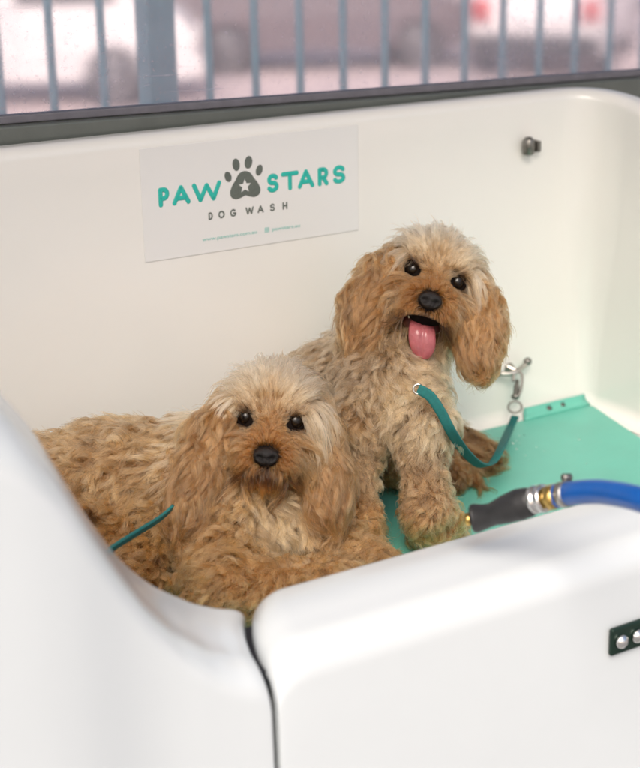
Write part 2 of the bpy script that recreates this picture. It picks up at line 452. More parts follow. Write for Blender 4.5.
# ------------------------------------------------------------------ mat on the tub floor
def rubber_mat():
    out = [(.17, -.575), (.17, -.020), (1.500, -.020), (1.640, -.019), (1.652, -.030), (1.612, -.189), (1.585, -.30), (1.55, -.575)]
    n = len(out); z0, z1 = -.0065, 0.0
    V = [(x, y, z0) for x, y in out]+[(x, y, z1) for x, y in out]
    F = [list(range(n)), [n+i for i in range(n)][::-1]]+[[i, n+i, n+(i+1) % n, (i+1) % n] for i in range(n)]
    t = thing('rubber_mat', (1.0, -.3, 0), 'teal green rubber mat covering the tub floor under both dogs', 'mat')
    bevel(build('sheet', V, F, MAT_T, t, smooth=False), .0015, 2)
    # tab turned up against the back wall
    prof = [(-.024, -.001), (-.018, .0008), (-.013, .0035), (-.009, .0080), (-.0065, .0150)]
    rows = []
    for x in np.linspace(1.507, 1.650, 12):
        w = []
        for i, (y, z) in enumerate(prof):
            f = i/4; xx = 1.507+.012*f + (x-1.507)*(1-.09*f) ; w.append((xx, y, z))
        rows.append(w)
    V, F = grid(rows); s = build('tab', V, F, MAT_T, t)
    sm = s.modifiers.new('solid', 'SOLIDIFY'); sm.thickness = .004; sm.offset = 1
    for p in (on_plane(548.5, 409, 1, -.0125), on_plane(562, 405.5, 1, -.0115)):
        build('bolt', *lathe(p, (0, -.75, .66), [(-.012, .0068), (.001, .0068), (.003, .006), (.0055, .003), (.006, .0008)], 16), BOLT, t)
rubber_mat()

WATER = mat('water', (1, 1, 1), .02); WATER.node_tree.nodes['Principled BSDF'].inputs['Transmission Weight'].default_value = 1
WATER.node_tree.nodes['Principled BSDF'].inputs['IOR'].default_value = 1.33
mb = MB(); r2 = np.random.default_rng(5)
for k in range(14):
    c = on_plane(r2.uniform(470, 640), r2.uniform(432, 500), 2, .0002); r = r2.uniform(.0009, .0024)
    if k < 12: c = on_plane(r2.normal(522, 9), r2.normal(445, 9), 2, .0002)
    if c[0] > 1.58 or c[1] < -.5: continue
    mb.add(*lathe(c, (0, 0, 1), [(0, r), (r*.12, r*.96), (r*.24, r*.75), (r*.32, r*.4), (r*.34, r*.05)], 14))
wd = mb.build('water_drops', WATER, None, True, (1.4, -.2, 0)); tag(wd, 'small clear water drops scattered on the teal mat', 'water', kind='stuff')
# ------------------------------------------------------------------ sign on the back wall
sign = bevel(build('sign', *box((1.0190, -.0007, .4405), (.3535, .0012, .1585)), STICK, org=(1.019, 0, .44), smooth=False), .0005, 1)
tag(sign, 'white paw logo sticker sign on the inside back wall of the tub', 'sign')
def stroke(mb, pts, r, closed=False, t=.25):
    P = np.array([(x, -.0014, z) for x, z in pts])
    # rounded ends
    if not closed:
        a = P[0]-P[1]; a /= np.linalg.norm(a); b = P[-1]-P[-2]; b /= np.linalg.norm(b)
        rad = []; Q = []
        for f in (1, .92, .7, .38): Q.append(P[0]+a*r*f); rad.append(sqrt(max(.01, 1-f*f)))
        for p in P: Q.append(p); rad.append(1)
        for f in (.38, .7, .92, 1): Q.append(P[-1]+b*r*f); rad.append(sqrt(max(.01, 1-f*f)))
    else: Q = list(P); rad = [1]*len(P)
    n = 10; V = []; F = []; m = len(Q)
    for i in range(m):
        tdir = (Q[(i+1) % m]-Q[i-1]) if closed else Q[min(i+1, m-1)]-Q[max(i-1, 0)]
        tdir = tdir/np.linalg.norm(tdir); s = np.cross(tdir, (0, 1, 0))
        for k in range(n):
            a = 2*pi*k/n; V.append(Q[i]+(s*cos(a)*r+np.array([0, 1, 0])*sin(a)*.0004)*rad[i])
    for j in range(m if closed else m-1):
        for i in range(n): F.append([j*n+i, j*n+(i+1) % n, ((j+1) % m)*n+(i+1) % n, ((j+1) % m)*n+i])
    mb.add(V, F)
def arcp(cx, cy, rx, ry, a0, a1, n=10): return [(cx+rx*cos(radians(a0+(a1-a0)*i/n)), cy+ry*sin(radians(a0+(a1-a0)*i/n))) for i in range(n+1)]
GLY = {  # unit height letters, width
 'P': (.62, [[(.05, 0), (.05, 1)], [(.05, 1), (.32, 1)]+arcp(.32, .71, .27, .29, 90, -90)+[(.05, .42)]]),
 'A': (.86, [[(.03, 0), (.43, 1), (.83, 0)], [(.17, .30), (.69, .30)]]),
 'W': (1.25, [[(.02, 1), (.30, 0), (.62, .93), (.94, 0), (1.23, 1)]]),
 'S': (.66, [arcp(.34, .745, .27, .255, 25, 250, 14)+arcp(.33, .255, .29, .255, 75, -155, 14)]),
 'T': (.78, [[(.0, 1), (.78, 1)], [(.39, 1), (.39, 0)]]),
 'R': (.68, [[(.05, 0), (.05, 1)], [(.05, 1), (.34, 1)]+arcp(.34, .72, .26, .28, 90, -90)+[(.05, .44)], [(.32, .44), (.62, 0)]]),
 'D': (.74, [[(.05, 0), (.05, 1), (.28, 1)]+arcp(.28, .5, .42, .5, 90, -90)+[(.05, 0)]]),
 'O': (.9, [arcp(.45, .5, .42, .5, 0, 345, 24)+[(.87, .5)]]),
 'G': (.86, [arcp(.45, .5, .42, .5, 50, 345, 20)+[(.85, .46), (.52, .46)]]),
 'H': (.78, [[(.05, 0), (.05, 1)], [(.73, 0), (.73, 1)], [(.05, .5), (.73, .5)]]),
}
def word(spec, h, z, r, ink):
    for ch, x0, x1 in spec:
        w, st = GLY[ch]; mb = MB()
        for q in st:
            q = [(x0+r+(x1-x0-2*r)*x/w, z+r+(h-2*r)*y) for x, y in q]
            if ch in 'AW':
                for a, b in zip(q[:-1], q[1:]): stroke(mb, [a, b], r)
            else: stroke(mb, q, r)
        mb.build('letter', ink, sign)
word([('P', .8665, .8850), ('A', .8875, .9175), ('W', .9190, .9665), ('S', 1.0385, 1.0600), ('T', 1.0630, 1.0930), ('A', 1.0900, 1.1200), ('R', 1.1240, 1.1450), ('S', 1.1495, 1.1740)], .0278, .4357, .0034, INK_T)
word([('D', .9432, .9510), ('O', .9590, .9700), ('G', .9780, .9885), ('W', 1.0030, 1.0170), ('A', 1.0225, 1.0335), ('S', 1.0430, 1.0520), ('H', 1.0640, 1.0732)], .0112, .4086, .00125, INK_G)
def disc(mb, pts, hole=None, y0=-.0012, y1=-.0017):
    bm = bmesh.new()
    n = len(pts)
    V = [(x, y0, z) for x, z in pts]+[(x, y1, z) for x, z in pts]; F = [[i, (i+1) % n, n+(i+1) % n, n+i] for i in range(n)]
    if hole is None: F.append([n+i for i in range(n)])
    else:
        h = len(hole); o = len(V); V += [(x, y1, z) for x, z in hole]+[(x, y0, z) for x, z in hole]
        F += [[o+i, o+(i+1) % h, o+h+(i+1) % h, o+h+i] for i in range(h)]
        # triangulate the ring by angle
        ca = (sum(p[0] for p in hole)/h, sum(p[1] for p in hole)/h)
        an = lambda p: math.atan2(p[1]-ca[1], p[0]-ca[0])
        a = sorted(range(n), key=lambda i: an(pts[i])); b = sorted(range(h), key=lambda i: an(hole[i]))
        i = j = 0
        while i < n or j < h:
            A = an(pts[a[i % n]])+(2*pi if i >= n else 0); B = an(hole[b[j % h]])+(2*pi if j >= h else 0)
            if j >= h or (i < n and A <= B): F.append([n+a[i % n], n+a[(i+1) % n], o+b[j % h]]); i += 1
            else: F.append([n+a[i % n], o+b[(j+1) % h], o+b[j % h]]); j += 1
    mb.add(V, F)
mb = MB()
padk = [(1.0035, .4722), (1.0125, .4690), (1.0185, .4610), (1.0245, .4530), (1.0285, .4440), (1.0265, .4365), (1.0190, .4330), (1.0110, .4345), (1.0040, .4370), (.9970, .4345), (.9890, .4330), (.9815, .4365), (.9795, .4440), (.9830, .4530), (.9890, .4610), (.9945, .4690)]
pad = [tuple(p) for p in spline(padk, 5, True)]
star = []
for i in range(10):
    a = pi/2+2*pi*i/10; r = .0105 if i % 2 == 0 else .0047; star.append((1.0035+r*cos(a), .4505+r*sin(a)))
starf = []
for i in range(10):
    for k in range(6): starf.append(tuple(np.array(star[i])*(1-k/6)+np.array(star[(i+1) % 10])*k/6))
disc(mb, pad, starf)
for cx, cz, rx, rz, an in ((.9770, .4668, .0053, .0078, 18), (.9905, .4825, .0058, .0090, 8), (1.0105, .4838, .0062, .0092, -10), (1.0275, .4708, .0053, .0080, -20)):
    a = radians(an); disc(mb, [(cx+rx*cos(t)*cos(a)-rz*sin(t)*sin(a), cz+rx*cos(t)*sin(a)+rz*sin(t)*cos(a)) for t in np.linspace(0, 2*pi, 25)[:-1]])
mb.build('paw_emblem', INK_G, sign, smooth=False)
def font(body, x, z, size, width):
    c = bpy.data.curves.new('web_address', 'FONT'); c.body = body; c.size = size; c.extrude = .0002
    o = bpy.data.objects.new('web_address', c); COL.objects.link(o); bpy.context.view_layer.update()
    w = max(1e-6, o.dimensions.x)
    dg = bpy.context.evaluated_depsgraph_get(); me = bpy.data.meshes.new_from_object(o.evaluated_get(dg))
    bpy.data.objects.remove(o)
    V = [(x+v.co.x*width/w, -.0016-v.co.z, z+v.co.y) for v in me.vertices]; F = [list(p.vertices) for p in me.polygons]
    build('web_address', V, F, mat('pale_teal_ink', (.20, .50, .45), .5), sign, smooth=False)
font('www.pawstars.com.au', .9325, .3798, .0072, .088); font('pawstars.au', 1.0455, .3798, .0072, .047)
mb = MB(); stroke(mb, [(1.0345, .3795), (1.0405, .3795), (1.0405, .3855), (1.0345, .3855)], .0005, True); stroke(mb, arcp(1.0375, .3825, .0014, .0014, 0, 345, 12), .0004, True)
mb.build('camera_icon', INK_T, sign)

# ------------------------------------------------------------------ clip, tether bolt
t = thing('wall_clip', (1.512, 0, .455), 'small steel clip screwed high on the back wall, right of the sign', 'clip')
b = build('clip_body', *lathe((1.509, -.012, .444), (0, 0, 1), [(0, .006), (.002, .0092), (.020, .0095), (.024, .0085), (.028, .005), (.029, .001)], 20), STEEL_D, t)
bevel(build('clip_plate', *box((1.520, -.0045, .4555), (.022, .009, .020)), STEEL_D, t, smooth=False), .002)
bevel(build('clip_arm', *box((1.529, -.010, .4555), (.007, .012, .018)), STEEL_D, t, smooth=False), .002)
t = thing('tether_bolt', (1.499, 0, .087), 'steel T shaped tether bolt low on the back wall holding the snap hook', 'bolt')
c0 = on_plane(517, 371, 1, -.022)
mb = MB()
tb = spline([c0+np.array([-.030, .012, -.002]), c0+np.array([-.014, .003, -.003]), c0, c0+np.array([.014, .002, .005]), c0+np.array([.026, .004, .010])], 6)
build('crossbar', *sweep(tb, circ(.0042)), STEEL, t)
for s in (0, -1): build('knob', *lathe(tb[s]-np.array([.004, 0, 0]), (1, 0, .3), [(-.003, .004), (0, .0066), (.006, .0066), (.009, .004)], 14), STEEL_D, t)
build('stud', *lathe((c0[0], .0, c0[2]), (0, -1, 0), [(-.002, .009), (.003, .009), (.004, .005), (.022, .0045)], 14), STEEL, t)

# ------------------------------------------------------------------ signed-distance bodies
def rc(a, b, ra, rb): return ('c', np.array(a, np.float32), np.array(b, np.float32), ra, rb)
def ell(c, rad, Rm=None): return ('e', np.array(c, np.float32), np.array(rad, np.float32), None if Rm is None else np.array(Rm, np.float32))
def prim(p, q):
    if q[0] == 'c':
        _, a, b, ra, rb = q; ab = b-a; h = np.clip(((p-a)@ab)/(ab@ab), 0, 1)
        return np.linalg.norm(p-a-h[:, None]*ab, axis=1)-(ra+(rb-ra)*h)
    _, c, r, Rm = q; l = p-c
    if Rm is not None: l = l@Rm
    k0 = np.linalg.norm(l/r, axis=1); k1 = np.linalg.norm(l/(r*r), axis=1)
    return k0*(k0-1)/np.maximum(k1, 1e-6)
def make_sdf(prims, k=.022):
    def f(p):
        p = np.asarray(p, np.float32); out = np.empty(len(p), np.float32)
        for s in range(0, len(p), 200000):
            q = p[s:s+200000]; d = prim(q, prims[0])
            for pr in prims[1:]:
                e = prim(q, pr); h = np.maximum(k-np.abs(d-e), 0)/k; d = np.minimum(d, e)-h*h*k*.25
            out[s:s+200000] = d
        return out
    return f
def grad(f, p, e=.0015):
    g = np.zeros_like(p)
    for k in ((1, -1, -1), (-1, -1, 1), (-1, 1, -1), (1, 1, 1)):
        k = np.array(k, np.float32); g += k*f(p+k*e)[:, None]
    return g/np.maximum(np.linalg.norm(g, axis=1, keepdims=True), 1e-9)
def nets(f, lo, hi, h):
    """surface-nets mesh of f = 0"""
    lo = np.array(lo); n = np.ceil((np.array(hi)-lo)/h).astype(int)+1
    ax = [lo[i]+h*np.arange(n[i]) for i in range(3)]
    X = np.stack(np.meshgrid(*ax, indexing='ij'), -1).reshape(-1, 3)
    D = f(X).reshape(n)
    S = D < 0
    m = n-1
    cnt = np.zeros(m, int); acc = np.zeros((*m, 3)); tot = np.zeros(m)
    off = [(i, j, k) for i in (0, 1) for j in (0, 1) for k in (0, 1)]
    def sub(A, o): return A[o[0]:o[0]+m[0], o[1]:o[1]+m[1], o[2]:o[2]+m[2]]
    for o in off: cnt += sub(S, o)
    act = (cnt > 0) & (cnt < 8)
    for a in range(3):
        for o in off:
            if o[a]: continue
            o2 = list(o); o2[a] = 1
            d0, d1 = sub(D, o), sub(D, o2); cr = (d0 < 0) != (d1 < 0)
            t = np.where(cr, d0/np.where(cr, d0-d1, 1), 0)
            for b in range(3): acc[..., b] += np.where(cr, (t if b == a else o[b]), 0)
            tot += cr
    idx = -np.ones(m, int); idx[act] = np.arange(act.sum())
    cells = np.argwhere(act)
    V = lo+h*(cells+acc[act]/tot[act][:, None])
    F = []
    for a in range(3):
        b, c = (a+1) % 3, (a+2) % 3
        d0 = S; s0 = [slice(None)]*3; s1 = [slice(None)]*3; s0[a] = slice(0, -1); s1[a] = slice(1, None)
        A, B = S[tuple(s0)], S[tuple(s1)]
        e = np.argwhere(A != B)
        ok = (e[:, b] > 0) & (e[:, c] > 0) & (e[:, b] < m[b]) & (e[:, c] < m[c]) & (e[:, a] < m[a]); e = e[ok]
        db = np.zeros(3, int); db[b] = 1; dc = np.zeros(3, int); dc[c] = 1
        q = np.stack([idx[tuple((e-db-dc).T)], idx[tuple((e-dc).T)], idx[tuple(e.T)], idx[tuple((e-db).T)]], 1)
        fl = A[tuple(e.T)]
        q[~fl] = q[~fl][:, ::-1]
        F.append(q)
    F = np.concatenate(F); F = F[(F >= 0).all(1)]
    for _ in range(2):
        d = f(V); g = grad(f, V.astype(np.float32)); V = V-g*d[:, None]
    return V, F
def sample(V, F, n):
    T = np.concatenate([F[:, [0, 1, 2]], F[:, [0, 2, 3]]]); A, B, C = V[T[:, 0]], V[T[:, 1]], V[T[:, 2]]
    ar = np.linalg.norm(np.cross(B-A, C-A), axis=1); i = rng.choice(len(T), n, p=ar/ar.sum())
    u, v = rng.random(n), rng.random(n); fl = u+v > 1; u[fl] = 1-u[fl]; v[fl] = 1-v[fl]
    return A[i]+(B[i]-A[i])*u[:, None]+(C[i]-A[i])*v[:, None]
def norm(v): return v/np.maximum(np.linalg.norm(v, axis=-1, keepdims=True), 1e-9)
from mathutils.kdtree import KDTree
def vnoise(p, s, seed=0):
    """cheap smooth noise, a few sines"""
    q = p*s; r = np.random.default_rng(seed); o = 0
    for _ in range(5):
        d = r.normal(size=3); d /= np.linalg.norm(d); o = o+np.sin(q@d*r.uniform(.7, 1.6)+r.uniform(0, 6.3))
    return o/5*1.4
UPV = np.array([0, 0, 1.0])

def fur(name, parent, f, V, F, ng, ns, keep, flow, length, color, material, K=9, stiff=.5, grav=.25, lift=(.002, .016), curl=.005, wave=.028,
        clump=.75, frizz=.002, lenvar=.36, rad=.00028, zones=None, flat=.7, lockvar=.24, pullk=.35, tipcolor=None):
    """hair strands: guides follow flow over the body, children gather round them in curly locks"""
    R = sample(V, F, int(ng*1.0)); R = R[keep(R)]
    if len(R) < 2: return
    p = R.astype(np.float32); n = grad(f, p); d = flow(R, n)
    ln = length(R)*(1+lenvar*rng.normal(size=len(R))*.5)
    hl = (rng.uniform(*lift, len(R))*np.clip(ln/.034, .25, 1.3)).astype(np.float32)
    pts = [p-n*.002]; cur = norm(n*stiff+d*(1-stiff)+rng.normal(size=p.shape)*.20); q = p.copy()
    norms = [n]
    for s in range(1, K):
        tgt = norm(d-UPV*grav)
        cur = norm(cur*.62+tgt*.38)
        q = q+cur*(ln/(K-1))[:, None]
        dist = f(q); g = grad(f, q.astype(np.float32)); need = hl*min(1, s/2.5)
        push = np.maximum(need-dist, 0); q = q+g*push[:, None]
        pull = np.minimum(need*2.2+.004-dist, 0)*pullk; q = q+g*pull[:, None]
        cur = norm(q-pts[-1]); pts.append(q.copy()); norms.append(g)
        d = norm(d-g*np.sum(d*g, 1, keepdims=True)*.8)
    G = np.stack(pts, 1); NN = np.stack(norms, 1)
    # curl
    tt = np.linspace(0, 1, K)
    T = norm(np.gradient(G, axis=1)); E1 = norm(np.cross(T, NN)); E2 = np.cross(E1, T)
    arc = ln[:, None]*tt[None]
    wl = wave*rng.uniform(.6, 1.9, len(R)); ph = arc/wl[:, None]*2*pi+rng.uniform(0, 2*pi, len(R))[:, None]
    cl = curl(R) if callable(curl) else np.full(len(R), curl)
    amp = (cl*rng.uniform(.25, 1.5, len(R)))[:, None]*np.minimum(1, tt*2.2)[None]
    hand = rng.choice([-1, 1], len(R))[:, None]
    G = G+E1*(amp*np.cos(ph)*hand)[..., None]+E2*(amp*flat*(np.sin(ph)+.4))[..., None]
    lockc = 1+lockvar*rng.normal(size=(len(R), 1))
    # children
    kd = KDTree(len(R))
    for i, v in enumerate(R): kd.insert(v, i)
    kd.balance()
    C = sample(V, F, ns); C = C[keep(C)]
    jit = C+rng.normal(size=C.shape)*.0022
    gi = np.array([kd.find(v)[1] for v in jit])
    ls = np.clip(1-lenvar*rng.random(len(C))*1.3, .3, 1)
    tpos = ls[:, None]*np.linspace(0, K-1, K)[None]; i0 = np.minimum(tpos.astype(int), K-2); fr = (tpos-i0)[..., None]
    P = G[gi[:, None], i0]*(1-fr)+G[gi[:, None], i0+1]*fr
    offs = C-R[gi]; tl = (tpos/(K-1))
    ck = (clump*rng.uniform(.45, 1.3, len(R))[gi]*(.7+.4*rng.random(len(C))))[:, None]
    P = P+offs[:, None]*(1-np.clip(ck, 0, .97)*np.power(tl, .6))[..., None]
    rn = norm(rng.normal(size=C.shape)); rn2 = norm(rng.normal(size=C.shape)); p2 = rng.uniform(0, 6.3, len(C))[:, None]
    P = P+frizz*(rn[:, None]*np.sin(tl*5+p2)[..., None]+rn2[:, None]*np.cos(tl*8+p2*2)[..., None])*tl[..., None]
    fly = rng.random(len(C)) < .11
    P[fly] += (rn[fly]*rng.uniform(.003, .014, (int(fly.sum()), 1)))[:, None]*(tl[fly]**1.5)[..., None]
    flatp = P.reshape(-1, 3); dd = f(flatp); bad = dd < .001
    if bad.any():
        g = grad(f, flatp[bad].astype(np.float32)); flatp[bad] += g*(.001-dd[bad])[:, None]
    P = flatp.reshape(P.shape); P[:, 0] = C-grad(f, C.astype(np.float32))*.002
    P[:, 1:, 2] = np.maximum(P[:, 1:, 2], .0015)      # the hair lies on the mat, not in it
    # keep eyes, nose and mouth clear: strands stop where they would cross them
    if zones is not None:
        hit = zones(P.reshape(-1, 3)).reshape(P.shape[:2]); first = np.where(hit.any(1), hit.argmax(1), K)
        s = np.clip((first-1)/(K-1), 0, 1)
        P = P[first > 1]; gi = gi[first > 1]; C = C[first > 1]; s = s[first > 1]
        tp = s[:, None]*np.arange(K)[None]; i0 = np.minimum(tp.astype(int), K-2); fr = (tp-i0)[..., None]; ar = np.arange(len(P))[:, None]
        P = P[ar, i0]*(1-fr)+P[ar, i0+1]*fr
    col = color(C+rng.normal(size=C.shape)*.004)*lockc[gi]*(1+.13*rng.normal(size=(len(C), 1)))
    col = np.clip(col, .005, .92)
    nS = len(P)
    hc = bpy.data.hair_curves.new(name); hc.add_curves([K]*nS)
    hc.attributes['position'].data.foreach_set('vector', (P-base(parent)).astype(np.float32).ravel())
    ra = hc.attributes.get('radius') or hc.attributes.new('radius', 'FLOAT', 'POINT')
    taper = np.clip(1.15-np.linspace(0, 1, K)**2*.8, .2, 1)
    ra.data.foreach_set('value', (rad*taper[None]*rng.uniform(.75, 1.25, (nS, 1))).astype(np.float32).ravel())
    ca = hc.attributes.new('tint', 'FLOAT_COLOR', 'POINT')
    if tipcolor is not None: tc_ = np.clip(tipcolor(C)*lockc[gi], .005, .92)
    else: tc_ = col
    tipm = (.78+.32*np.linspace(0, 1, K))[None, :, None]  # tips paler than roots; darker roots also paint in self-shadow for depth
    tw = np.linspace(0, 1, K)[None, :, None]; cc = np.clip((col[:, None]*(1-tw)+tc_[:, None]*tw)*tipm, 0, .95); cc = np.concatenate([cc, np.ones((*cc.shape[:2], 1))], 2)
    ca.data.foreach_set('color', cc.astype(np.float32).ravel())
    o = bpy.data.objects.new(name, hc); COL.objects.link(o); o.parent = parent; hc.materials.append(material)
    return o
def m_hair():
    m = bpy.data.materials.new('dog_hair'); m.use_nodes = True; nt = m.node_tree; nt.nodes.remove(nt.nodes['Principled BSDF'])
    h = N(m, 'ShaderNodeBsdfHairPrincipled'); h.parametrization = 'COLOR'
    a = N(m, 'ShaderNodeAttribute'); a.attribute_name = 'tint'
    nt.links.new(a.outputs['Color'], h.inputs['Color'])
    h.inputs['Roughness'].default_value = .38; h.inputs['Radial Roughness'].default_value = .5
    h.inputs['Random Roughness'].default_value = .2
    nt.links.new(h.outputs[0], nt.nodes['Material Output'].inputs['Surface'])
    return m
HAIR = m_hair()
sc.cycles_curves.shape = 'RIBBONS'; sc.cycles_curves.subdivisions = 2
def m_skin(name, col):
    m = mat(name, col, .9, var=.3, scale=60, spec=.1); nt = m.node_tree; b = nt.nodes['Principled BSDF']
    a = N(m, 'ShaderNodeAttribute'); a.attribute_name = 'pigment'
    mx = N(m, 'ShaderNodeMix'); mx.data_type = 'RGBA'
    src = b.inputs['Base Color'].links[0].from_socket
    nt.links.new(a.outputs['Fac'], mx.inputs[0]); nt.links.new(src, mx.inputs[6]); mx.inputs[7].default_value = (.006, .004, .0035, 1)
    nt.links.new(mx.outputs[2], b.inputs['Base Color'])
    return m

CREAM = np.array((.43, .285, .16)); PALE = np.array((.54, .385, .26)); GOLD = np.array((.235, .118, .045)); RUST = np.array((.165, .062, .014))
APR = np.array((.325, .172, .067)); BROWN = np.array((.12, .055, .019)); GREYB = np.array((.235, .158, .093)); TAN = np.array((.255, .135, .056))
def mixc(a, b, w): w = np.clip(w, 0, 1)[:, None]; return a*(1-w)+b*w

def head_axes(tilt, pitch, yaw=0.0):
    """local x to the right in the picture, y up, z to the nose; the face looks at the camera"""
    X = RT*cos(tilt)-UP*sin(tilt); Y = UP*cos(tilt)+RT*sin(tilt); Z = -FW
    Y, Z = Y*cos(pitch)+Z*sin(pitch), Z*cos(pitch)-Y*sin(pitch)
    X, Z = X*cos(yaw)-Z*sin(yaw), Z*cos(yaw)+X*sin(yaw)
    return np.stack([X, Y, Z], 1)
def head_prims(O, A, jaw):
    W = lambda x, y, z: O+A@np.array([x, y, z])
    P = [ell(W(0, .004, -.052), (.052, .046, .060), A), rc(W(0, -.020, -.02), W(0, -.032, .036), .030, .0215),
         rc(W(-.019, -.042, .005), W(-.014, -.041, .036), .023, .018), rc(W(.019, -.042, .005), W(.014, -.041, .036), .023, .018),
         ell(W(-.034, -.030, -.035), (.028, .030, .032), A), ell(W(.034, -.030, -.035), (.028, .030, .032), A),
         ell(W(-.030, .012, -.016), (.020, .014, .016), A), ell(W(.030, .012, -.016), (.020, .014, .016), A),
         rc(W(0, -.050, -.03), W(0, -.052-jaw, .024-jaw*.4), .024, .013)]
    return P
def local(p, O, A): return (p-O)@A

def dog(nm, loc, label, O, A, jaw, body_prims, lo, hi, ears, body_color, body_flow, body_len, skin, seed, extra_keep=None, zone_extra=None, gfac=1.0):
    t = thing('dog', loc, label, 'dog')
    P = body_prims+head_prims(O, A, jaw)
    f = make_sdf(P)
    V, F = nets(f, lo, hi, .0055)
    sk = m_skin('skin_'+nm, skin)
    bodyo = build('body', V, F, sk, t)
    lv = local(V, O, A); pg = np.zeros(len(V))
    for ex in (-.031, .031): pg = np.maximum(pg, np.clip((.0175-np.hypot(lv[:, 0]-ex*.94, lv[:, 1]))/.004, 0, 1)*(lv[:, 2] > -.03))
    pg = np.maximum(pg, np.clip((.031-np.hypot(lv[:, 0], (lv[:, 1]+.064)*1.5))/.004, 0, 1)*(lv[:, 2] > -.015))
    pg = np.maximum(pg, np.clip((.0195-np.hypot(lv[:, 0], lv[:, 1]+.0345))/.003, 0, 1)*(lv[:, 2] > .02))
    pa = bodyo.data.attributes.new('pigment', 'FLOAT', 'POINT'); pa.data.foreach_set('value', pg.astype(np.float32))
    W = lambda x, y, z: O+A@np.array([x, y, z])
    # eyes, lids, nose
    eyes = [np.array([-.031, 0, .0]), np.array([.031, 0, .0])]
    for e in eyes:
        c = W(e[0], e[1], e[2]-.004)
        k = (CAM-c); k = k/np.linalg.norm(k)
        U = lathe(c-k*.0124, k, [(.0124*(1-cos(a)), .0124*sin(a)+1e-5) for a in np.linspace(0, pi, 18)], 28)
        build('eye', *U, EYE, t)
        ex, ey, ez = frame(k)
        build('eyelid', *sweep(np.array([c+k*.0045+(ex*cos(a)+ey*sin(a))*.0114 for a in np.linspace(0, 2*pi, 28, endpoint=False)]), circ(.0028, 8), None, True), LID, t)
    nz = MB()
    n_u, n_v = 28, 18; rows = []
    for i in range(n_v+1):
        a = pi*i/n_v; row = []
        for j in range(n_u):
            b = 2*pi*j/n_u; x, y, z = sin(a)*cos(b), cos(a), sin(a)*sin(b)
            y2 = y*.0115; x2 = x*.0158*(1-.22*max(0, -y)); z2 = z*.012
            # nostrils and the groove between them
            for s in (-1, 1):
                dd = ((x-s*.50)/.27)**2+((y+.10)/.36)**2
                if z > 0: z2 -= .010*math.exp(-dd*1.1)
            if z > 0 and y < .1: z2 -= .002*math.exp(-(x/.1)**2)
            row.append(W(x2, -.0345+y2, .060+z2))
        rows.append(row)
    V2 = [v for r in rows for v in r]; F2 = [[i*n_u+j, i*n_u+(j+1) % n_u, (i+1)*n_u+(j+1) % n_u, (i+1)*n_u+j] for i in range(n_v) for j in range(n_u)]
    build('nose', V2, F2, NOSE, t)
    lp = lambda p: local(p, O, A)
    def zones(p):
        l = lp(p); z = np.zeros(len(l), bool)
        for e in eyes:
            dx = (l[:, 0]-e[0]); dy = (l[:, 1]-e[1])
            z |= ((dx/.0098)**2+((dy+.0014)/.0080)**2 < 1) & (l[:, 2] > -.012)
        z |= ((l[:, 0]/.0150)**2+((l[:, 1]+.0345)/.0108)**2 < 1) & (l[:, 2] > .040)
        if jaw > .01: z |= (((l[:, 0]/.0265)**2+((l[:, 1]+.066)/.0088)**2 < 1) | (((l[:, 0]-.006)/.0175)**2+((l[:, 1]+.086)/.0235)**2 < 1)) & (l[:, 2] > -.01)
        if zone_extra is not None: z |= zone_extra(p)
        return z
    # ---------------- ears
    ear_sdfs = []
    for E in ears:
        Pe = [rc(E[i], E[i+1], E2, E3) for i, (E2, E3) in enumerate(zip(E_r(E)[:-1], E_r(E)[1:]))]
        ear_sdfs.append(Pe)
    fall = make_sdf(P+[q for pe in ear_sdfs for q in pe], .012)
    # ---------------- face and head
    def is_head(p):
        l = lp(p); return (l[:, 2] > -.125) & (l[:, 1] > -.085) & (np.abs(l[:, 0]) < .10) & ((l[:, 1] > -.045) | (l[:, 2] > -.045))
    def hflow(p, n):
        l = lp(p); x, y, z = l.T; sx = np.sign(x+1e-6); ax = np.abs(x)
        d = np.zeros_like(l)
        top = y > .006
        # crown: up, parting to both sides and falling outwards
        d[:, 0] = np.where(top, np.clip(x*16, -1, 1)*.9, 0); d[:, 1] = np.where(top, .75-ax*15, 0); d[:, 2] = np.where(top, -.25+.25*vnoise(p, 60, 3), 0)
        brow = top & (y < .024) & (z > -.035)
        d[:, 0] = np.where(brow, x*22, d[:, 0]); d[:, 1] = np.where(brow, .9-ax*8, d[:, 1]); d[:, 2] = np.where(brow, .05, d[:, 2])
        side = (~top) & (z < -.008)
        d[:, 0] = np.where(side, sx*.45, d[:, 0]); d[:, 1] = np.where(side, -1, d[:, 1]); d[:, 2] = np.where(side, .12, d[:, 2])
        mz = (~top) & ~side
        fan = np.clip(ax/.020, 0, 1)
        d[:, 0] = np.where(mz, sx*(.35+.55*fan), d[:, 0]); d[:, 1] = np.where(mz, -.25-.75*fan, d[:, 1]); d[:, 2] = np.where(mz, -.30-.15*fan, d[:, 2])
        tm = (np.abs(x) > .037) & (y > -.025) & (y < .026) & (z > -.060)
        d[:, 0] = np.where(tm, sx*.42, d[:, 0]); d[:, 1] = np.where(tm, -1, d[:, 1]); d[:, 2] = np.where(tm, .22, d[:, 2])
        br = mz & (y > -.026) & (ax < .020)          # bridge of the nose: brushed up between the eyes
        d[:, 0] = np.where(br, x*38, d[:, 0]); d[:, 1] = np.where(br, .75-ax*30, d[:, 1]); d[:, 2] = np.where(br, .15, d[:, 2])
        ch = (y < -.045) & (ax < .022)
        d[:, 0] = np.where(ch, x*14, d[:, 0]); d[:, 1] = np.where(ch, -1, d[:, 1]); d[:, 2] = np.where(ch, .25, d[:, 2])
        return norm(norm(d)@A.T+.0)
